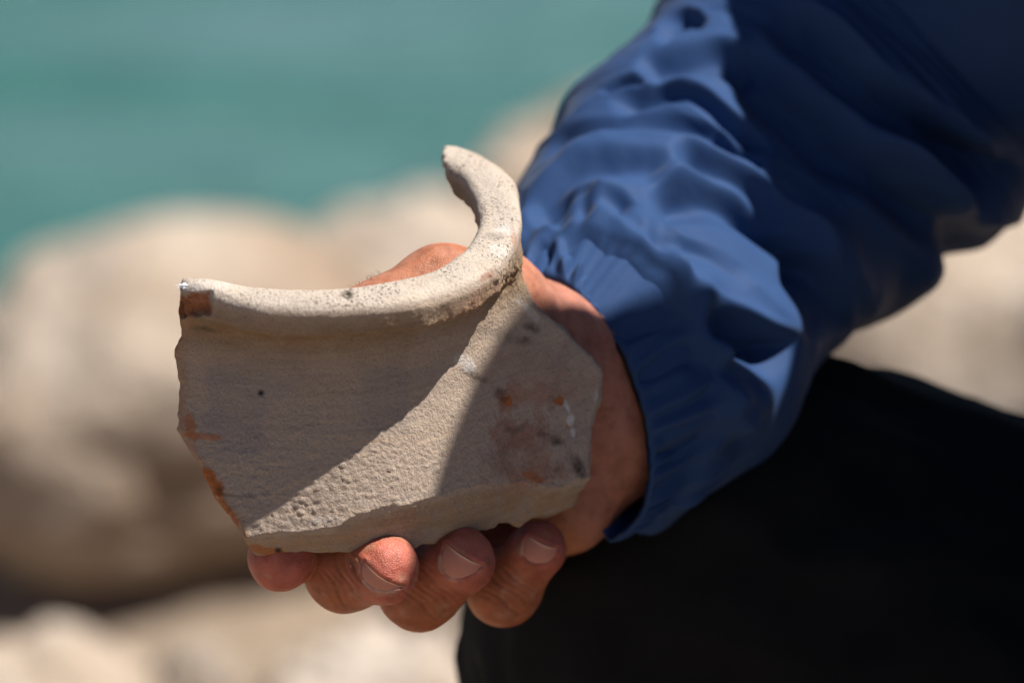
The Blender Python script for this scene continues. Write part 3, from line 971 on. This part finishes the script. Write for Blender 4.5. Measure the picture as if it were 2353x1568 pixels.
# ------------------------------------------------------------------ jacket
# outline pairs down the sleeve: outer edge, under edge, depth, half depth
SLV = [((1188, 628), (1405, 1244), -392, 214), ((1187, 596), (1432, 1232), -420, 236), ((1190, 545), (1480, 1224), -485, 330), ((1204, 470), (1572, 1178), -600, 360),
       ((1250, 372), (1700, 1112), -750, 375), ((1296, 282), (1772, 972), -900, 390), ((1338, 190), (1884, 838), -1020, 400), ((1420, 122), (1995, 735), -1120, 410),
       ((1500, 45), (2105, 698), -1200, 420), ((1565, -70), (2165, 588), -1270, 430), ((1640, -210), (2290, 552), -1320, 440), ((1760, -420), (2420, 380), -1340, 450),
       ((1980, -800), (2790, 60), -1150, 470), ((2470, -1400), (3300, -620), -680, 490), ((2980, -2050), (3880, -1250), -210, 510)]
nt_s = 460
ts = np.linspace(0, 1, nt_s)
keyL = np.array([0.0]); L_ = np.array([np.hypot(*(np.array(b2[0]) + np.array(b2[1]) - np.array(a_[0]) - np.array(a_[1]))) / 2 for a_, b2 in zip(SLV[:-1], SLV[1:])])
keyL = np.concatenate([[0], np.cumsum(L_)]); Ltot = keyL[-1]
# more rows near the hand
vis = keyL[11]
sarr = np.concatenate([np.linspace(0, vis, 380, endpoint=False), np.linspace(vis, Ltot, 80)])
colf = lambda g: spline(keyL, [g(k_) for k_ in SLV])(sarr)
Lx, Ly = colf(lambda k_: k_[0][0]), colf(lambda k_: k_[0][1])
Rx, Ry = colf(lambda k_: k_[1][0]), colf(lambda k_: k_[1][1])
Tz, Hz = colf(lambda k_: k_[2]), colf(lambda k_: k_[3])
cen = np.stack([(Lx + Rx) / 2, (Ly + Ry) / 2, Tz], 1)
e1 = np.stack([(Rx - Lx) / 2, (Ry - Ly) / 2, 0 * Lx], 1)
axd = np.gradient(cen, axis=0); axd /= np.linalg.norm(axd, axis=1, keepdims=True)
e1n = e1 / np.linalg.norm(e1, axis=1, keepdims=True)
e2 = np.cross(e1n, axd)
e2 *= np.sign(e2[:, 2:3])
e2 /= np.linalg.norm(e2, axis=1, keepdims=True)
NPHI = 600
ph = np.linspace(0, 2 * np.pi, NPHI, endpoint=False)
SUPER = 0.92
cph = np.sign(np.cos(ph)) * np.abs(np.cos(ph))**SUPER; sph = np.sign(np.sin(ph)) * np.abs(np.sin(ph))**SUPER
Hback = Hz * (0.16 + 0.84 * sstep(0, 420, sarr))                  # the far side of the cuff lies against the wrist
HH = np.where(sph[None, :] > 0, Hz[:, None], Hback[:, None])
G = cen[:, None] - cph[None, :, None] * e1[:, None] + (sph[None, :] * HH)[..., None] * e2[:, None]
N_ = -np.cos(ph)[None, :, None] * e1n[:, None] + np.sin(ph)[None, :, None] * e2[:, None]
gs = np.repeat(sarr[:, None], NPHI, 1); gp = np.repeat(ph[None], len(sarr), 0)
U, V_ = G[..., 0].ravel(), G[..., 1].ravel()
front = (np.sin(gp) > -0.22).ravel()
fade = sstep(-0.05, 0.30, np.sin(gp)).ravel()
disp = np.zeros(U.shape)
# soft ridges: (line, height, half width above, half width below)
RIDGES = [
    ([(1235, 330), (1330, 265), (1420, 228), (1520, 216), (1640, 250), (1760, 310)], 16, 30, 46),
    ([(1200, 420), (1330, 345), (1450, 322), (1580, 345), (1700, 405), (1800, 470)], 16, 34, 30),
    ([(1180, 505), (1300, 440), (1400, 410), (1540, 400), (1690, 432), (1840, 520)], 22, 34, 30),
    ([(1290, 420), (1370, 470), (1440, 540), (1520, 610), (1640, 690)], 16, 34, 26),
    ([(1180, 580), (1250, 545), (1315, 534), (1390, 562), (1450, 615), (1520, 700), (1560, 780)], 16, 46, 24),
    ([(1440, 560), (1500, 655), (1560, 672), (1650, 694), (1750, 732), (1870, 776)], 16, 80, 34),
    ([(1282, 545), (1288, 590), (1294, 640)], 16, 9, 9),
    ([(1352, 560), (1340, 600), (1322, 650)], 16, 10, 10),
    ([(1410, 600), (1385, 640), (1372, 690)], 14, 12, 12),
    ([(1420, 830), (1530, 778), (1640, 805), (1760, 862)], 18, 34, 22),
    ([(1480, 1000), (1560, 945), (1640, 952), (1760, 1005)], 16, 30, 20),
    ([(1480, 900), (1580, 890), (1680, 915), (1760, 960)], 42, 80, 90),
    ([(1690, 870), (1745, 925), (1768, 965), (1745, 1010)], 12, 20, 18),
    ([(1690, 40), (1890, 205), (2080, 395), (2230, 470), (2400, 500)], 58, 70, 36),
    ([(1790, -30), (1990, 150), (2160, 260), (2380, 350)], 60, 70, 36),
    ([(1780, 480), (1900, 570), (1985, 680), (2010, 760)], 46, 60, 34),
    ([(1880, 400), (2030, 510), (2120, 620), (2160, 700)], 50, 60, 34),
    ([(1960, 310), (2120, 415), (2250, 520), (2310, 580)], 50, 60, 34),
    ([(1600, 330), (1800, 420), (1980, 560)], 10, 60, 50),
]
# overhanging folds: (line, drop below it, over what width, where the cloth starts to come back, over what width)
DROPS = [
    ([(1490, 82), (1535, 42), (1590, 26), (1632, 44)], 30, 14, 22, 20),
    ([(1440, 150), (1490, 116), (1550, 100), (1640, 94), (1700, 108), (1765, 132)], 44, 24, 44, 44),
    ([(1370, 205), (1420, 178), (1480, 168)], 20, 12, 16, 14),
    ([(1385, 228), (1470, 198), (1540, 190), (1610, 204), (1690, 262), (1790, 352)], 40, 15, 24, 40),
    ([(1540, 330), (1640, 366), (1730, 418), (1800, 474), (1900, 565)], 46, 16, 24, 50),
    ([(1180, 480), (1235, 435), (1330, 372), (1440, 350), (1560, 372)], 40, 18, 26, 70),
    ([(1215, 380), (1300, 305), (1400, 272), (1520, 268), (1640, 300), (1740, 365)], 22, 14, 16, 40),
    ([(1165, 540), (1230, 470), (1300, 430), (1380, 415)], 20, 14, 18, 40),
    ([(1420, 500), (1520, 540), (1640, 575), (1740, 640)], 14, 22, 20, 40),
    ([(1640, 300), (1700, 330), (1760, 380)], 26, 14, 16, 20),
    ([(1470, 440), (1560, 412), (1640, 420), (1720, 452), (1830, 535), (1940, 640)], 58, 20, 24, 80),
    ([(1250, 505), (1330, 455), (1400, 446), (1460, 475)], 24, 15, 22, 40),
    ([(1205, 590), (1245, 556), (1284, 572)], 40, 13, 34, 18), ([(1308, 570), (1345, 548), (1392, 580)], 40, 13, 36, 20),
    ([(1395, 570), (1445, 620), (1492, 685), (1525, 760)], 42, 24, 60, 60),
    ([(1500, 690), (1565, 682), (1650, 702), (1740, 737), (1850, 775)], 76, 40, 50, 120),
    ([(1700, 62), (1890, 232), (2080, 420), (2230, 496), (2400, 520)], 60, 30, 60, 80),
    ([(1810, -10), (1990, 176), (2160, 290), (2380, 380)], 60, 30, 60, 80),
    ([(1860, 560), (1930, 660), (1960, 770)], 44, 28, 60, 60),
    ([(1450, 860), (1540, 800), (1660, 828), (1750, 872)], 18, 20, 34, 40),
    ([(1500, 1020), (1570, 972), (1650, 975), (1740, 1015)], 16, 20, 34, 40),
]
fu, fv = U[front], V_[front]
gfront = gs.ravel()[front]
dfold = np.zeros(fu.shape)
q2 = np.stack([fu, fv, 0 * fu], 1)
fu_, fv_ = fu + 8 * vnoise(q2, 120, 131), fv + 8 * vnoise(q2, 120, 132)
for line, hgt, wa, wb in RIDGES:
    dd, sd, pr = polyline_dist(fu, fv, smooth_line(line, 50))
    dn = dd * sd
    w = np.where(dn > 0, wb, wa)
    dfold += 1.3 * hgt * np.exp(-np.abs(dn / w)**1.6) * sstep(0, 0.25, pr) * sstep(1, 0.75, pr)
for line, drop, dw, ret, retw in DROPS:
    dd, sd, pr = polyline_dist(fu_, fv_, smooth_line(line, 50))
    dn = dd * sd
    k_ = sstep(0, 0.16, pr) * sstep(1, 0.84, pr)
    if drop > 60:
        k_ = k_ * sstep(0.05, 0.5, np.sin(gp).ravel()[front])
        k_ = k_ * sstep(60, 180, gfront)
    dfold -= 1.3 * drop * k_ * sstep(-3, dw, dn) * sstep(ret + retw, ret, dn)
    dfold += 0.16 * drop * k_ * np.exp(-((dn + 7) / 9.0)**2)
fade = sstep(-0.22, 0.10, np.sin(gp)).ravel()
disp[front] += dfold * fade[front] * (1 - 0.5 * sstep(0.5, 0.9, -np.cos(gp).ravel()[front]))
gsf, gpf = gs.ravel(), gp.ravel()
q3 = np.stack([gsf, np.cos(gpf) * 300, np.sin(gpf) * 300], 1)
warp = q3 + np.stack([60 * vnoise(q3, 260, 101), 40 * vnoise(q3, 260, 102), 40 * vnoise(q3, 260, 103)], 1)
away = 0.35 + 0.15 * (1 - fade)
disp += away * 20 * vnoise(warp, (120, 420, 420), 104) * sstep(60, 260, gsf)
disp += 5 * vnoise(warp, (48, 240, 240), 105) + 2.5 * vnoise(warp, (24, 120, 120), 109) * sstep(60, 200, gsf)
# creases that spiral up the sleeve
spiral = np.stack([gsf - 170 * (np.pi - np.abs(gpf - np.pi)), np.cos(gpf) * 350, np.sin(gpf) * 350], 1)
spiral = spiral + np.stack([34 * vnoise(q3, 190, 141), 30 * vnoise(q3, 190, 142), 30 * vnoise(q3, 190, 143)], 1)
for sc_, am_, sd_ in (((96, 460, 460), 15, 144), ((40, 260, 260), 4, 145)):
    rg = 1 - np.abs(vnoise(spiral, sc_, sd_))
    disp += am_ * (rg**3 - 0.35) * sstep(70, 240, gsf) * np.where(gsf > 900, 1.25, 1.0) * (1 - 0.72 * sstep(0.35, 0.85, -np.cos(gpf)) - 0.35 * sstep(0.6, 0.95, np.cos(gpf)))
# elastic band: tight, finely gathered; fabric blouses out above it
BAND = 42.0
band = sstep(BAND + 24, BAND - 6, gsf)
pleat = np.sin(gpf * 46 + 5.0 * vnoise(q3, (300, 90, 90), 106)) * (0.6 + 0.4 * vnoise(q3, (500, 40, 40), 107))
disp += pleat * 12.0 * band * sstep(0, 22, gsf) + pleat * 1.5 * band
pl2 = np.sin(gpf * 23 + 2.2 * vnoise(q3, (400, 90, 90), 108))
disp += pl2 * 9 * np.exp(-((gsf - BAND - 55) / 55)**2)
disp -= 16 * np.exp(-((gsf - BAND - 8) / 15)**2)
d2 = disp.reshape(G.shape[:2])
for _ in range(4):                                   # ease the sharpest kinks
    sm = (np.roll(d2, 1, 1) + 2 * d2 + np.roll(d2, -1, 1)) / 4
    sm[1:-1] = (sm[:-2] + 2 * sm[1:-1] + sm[2:]) / 4
    d2 = np.where(gs < BAND + 10, d2 * 0.6 + sm * 0.4, sm)
disp = d2.ravel()
Gd = G.reshape(-1, 3) + N_.reshape(-1, 3) * disp[:, None]
Gd = Gd.reshape(G.shape)
# turned-in hem: rows that run back inside the cuff
hem = []
for r in range(1, 15):
    w = r / 14.0
    src = Gd[min(r * 9, 200)]
    inset = 26 * min(1.0, w * 5)
    hem.append(src - N_[0] * (inset + 10 * w))
    if r == 1:
        hem[-1] = Gd[0] - N_[0] * 14 - axd[0] * 6
hem = np.array(hem)[::-1]
GA = np.concatenate([hem, Gd])
nrow = len(GA); nh = len(hem)
Pj = GA.reshape(-1, 3); Qj = grid_faces(nrow, NPHI, True)
Wj = at(Pj)
a0 = Wj[Qj[:, 0]]
nrm = np.cross(Wj[Qj[:, 2]] - Wj[Qj[:, 0]], Wj[Qj[:, 3]] - Wj[Qj[:, 1]])
cenw = at(np.concatenate([np.repeat(cen[:1], nh, 0), cen]))[:, None].repeat(NPHI, 1).reshape(-1, 3)
outw = a0 - cenw[Qj[:, 0]]
big_rows = (Qj[:, 0] // NPHI) > nh
if (nrm[big_rows] * outw[big_rows]).sum() < 0:
    Qj = Qj[:, ::-1]
Nj = normals_of(Wj, Qj)
row = np.arange(len(Pj)) // NPHI
cuff_rows = nh + int(np.searchsorted(sarr, BAND + 8))
isc = row <= cuff_rows

def jacket_torso(p):
    d = capsule(p, NECK + (0, 420, -120), CHEST, 760, 1350)
    d = smin(d, capsule(p, CHEST, PELVIS + (0, -300, 0), 1350, 1380), 400)
    d = smin(d, capsule(p, CHEST + (0, -650, 200), SH_R + (60, 40, 0), 700, 520), 300)
    d = smin(d, capsule(p, SH_R, SH_R + (EL_R - SH_R) * 0.35, 520, 470), 150)
    d = smin(d, capsule(p, CHEST + (0, -650, 200), SH_L, 700, 560), 300)
    d = smin(d, capsule(p, SH_L, EL_L, 540, 440), 200)
    d = smin(d, capsule(p, EL_L, HA_L + (EL_L - HA_L) * 0.12, 430, 320), 150)
    d = smax(d, -(capsule(p, NECK + (60, 250, -100), NECK + (-160, -700, 260), 590, 640)), 80)
    return d - 55 * vnoise(p, (900, 380, 600), 111) - 22 * vnoise(p, (380, 190, 300), 112)
TP, TQ = mesh_from_sdf(jacket_torso, (2200, -2900, -3600), (7200, 4800, 2600), 52, project=2)
used, q1 = None, Qj[isc[Qj].sum(1) < 3]
used = np.unique(q1); rm = -np.ones(len(Pj), np.int64); rm[used] = np.arange(len(used))
WT = at(TP); NT_ = normals_of(WT, TQ)
jacket = build('jacket', np.concatenate([Wj[used], WT]), np.concatenate([rm[q1], TQ + len(used)]), M_NAVY, person, None,
               np.concatenate([Nj[used], NT_]))
q1 = Qj[isc[Qj].sum(1) >= 3]
used = np.unique(q1); rm = -np.ones(len(Pj), np.int64); rm[used] = np.arange(len(used))
build('cuff', Wj[used], rm[q1], M_NAVY, jacket, None, Nj[used])

# ------------------------------------------------------------------ trousers and shoes
def trousers(p):
    d = None
    for hi, kn, an in ((HI_R, KN_R, AN_R), (HI_L, KN_L, AN_L)):
        c = smin(capsule(p, PELVIS, hi, 1080, 930), capsule(p, hi, kn, 900, 610), 350)
        c = smin(c, capsule(p, kn, kn + (an - kn) * 0.93, 600, 470), 120)
        d = c if d is None else smin(d, c, 200)
    w = p + np.stack([120 * vnoise(p, 700, 121)] * 3, 1)
    return d - 34 * vnoise(w, (420, 200, 300), 122) - 18 * vnoise(w, (160, 90, 120), 123)
P3, Q3 = mesh_from_sdf(trousers, (700, 300, -4300), (6900, 6300, 3100), 44, project=2)
build('trousers', at(P3), Q3, M_BLACK, person)
for an in (AN_R, AN_L):
    base = at(an)
    th = np.linspace(0.01, np.pi - 0.01, 18); ph2 = np.linspace(0, 2 * np.pi, 28, endpoint=False)
    T_, F_ = np.meshgrid(th, ph2, indexing='ij')
    sp = np.stack([np.sin(T_) * np.cos(F_) * 0.14, np.sin(T_) * np.sin(F_) * 0.05, np.cos(T_) * 0.055], -1).reshape(-1, 3)
    sp[:, 2] = np.maximum(sp[:, 2], -0.04) + np.where(sp[:, 0] > 0.02, 0.02, 0)
    sp += np.array([base[0] - 0.05, base[1] - 0.02, 0.05])
    build('shoe', sp, grid_faces(18, 28, True), M_SHOE, person)
print('done')
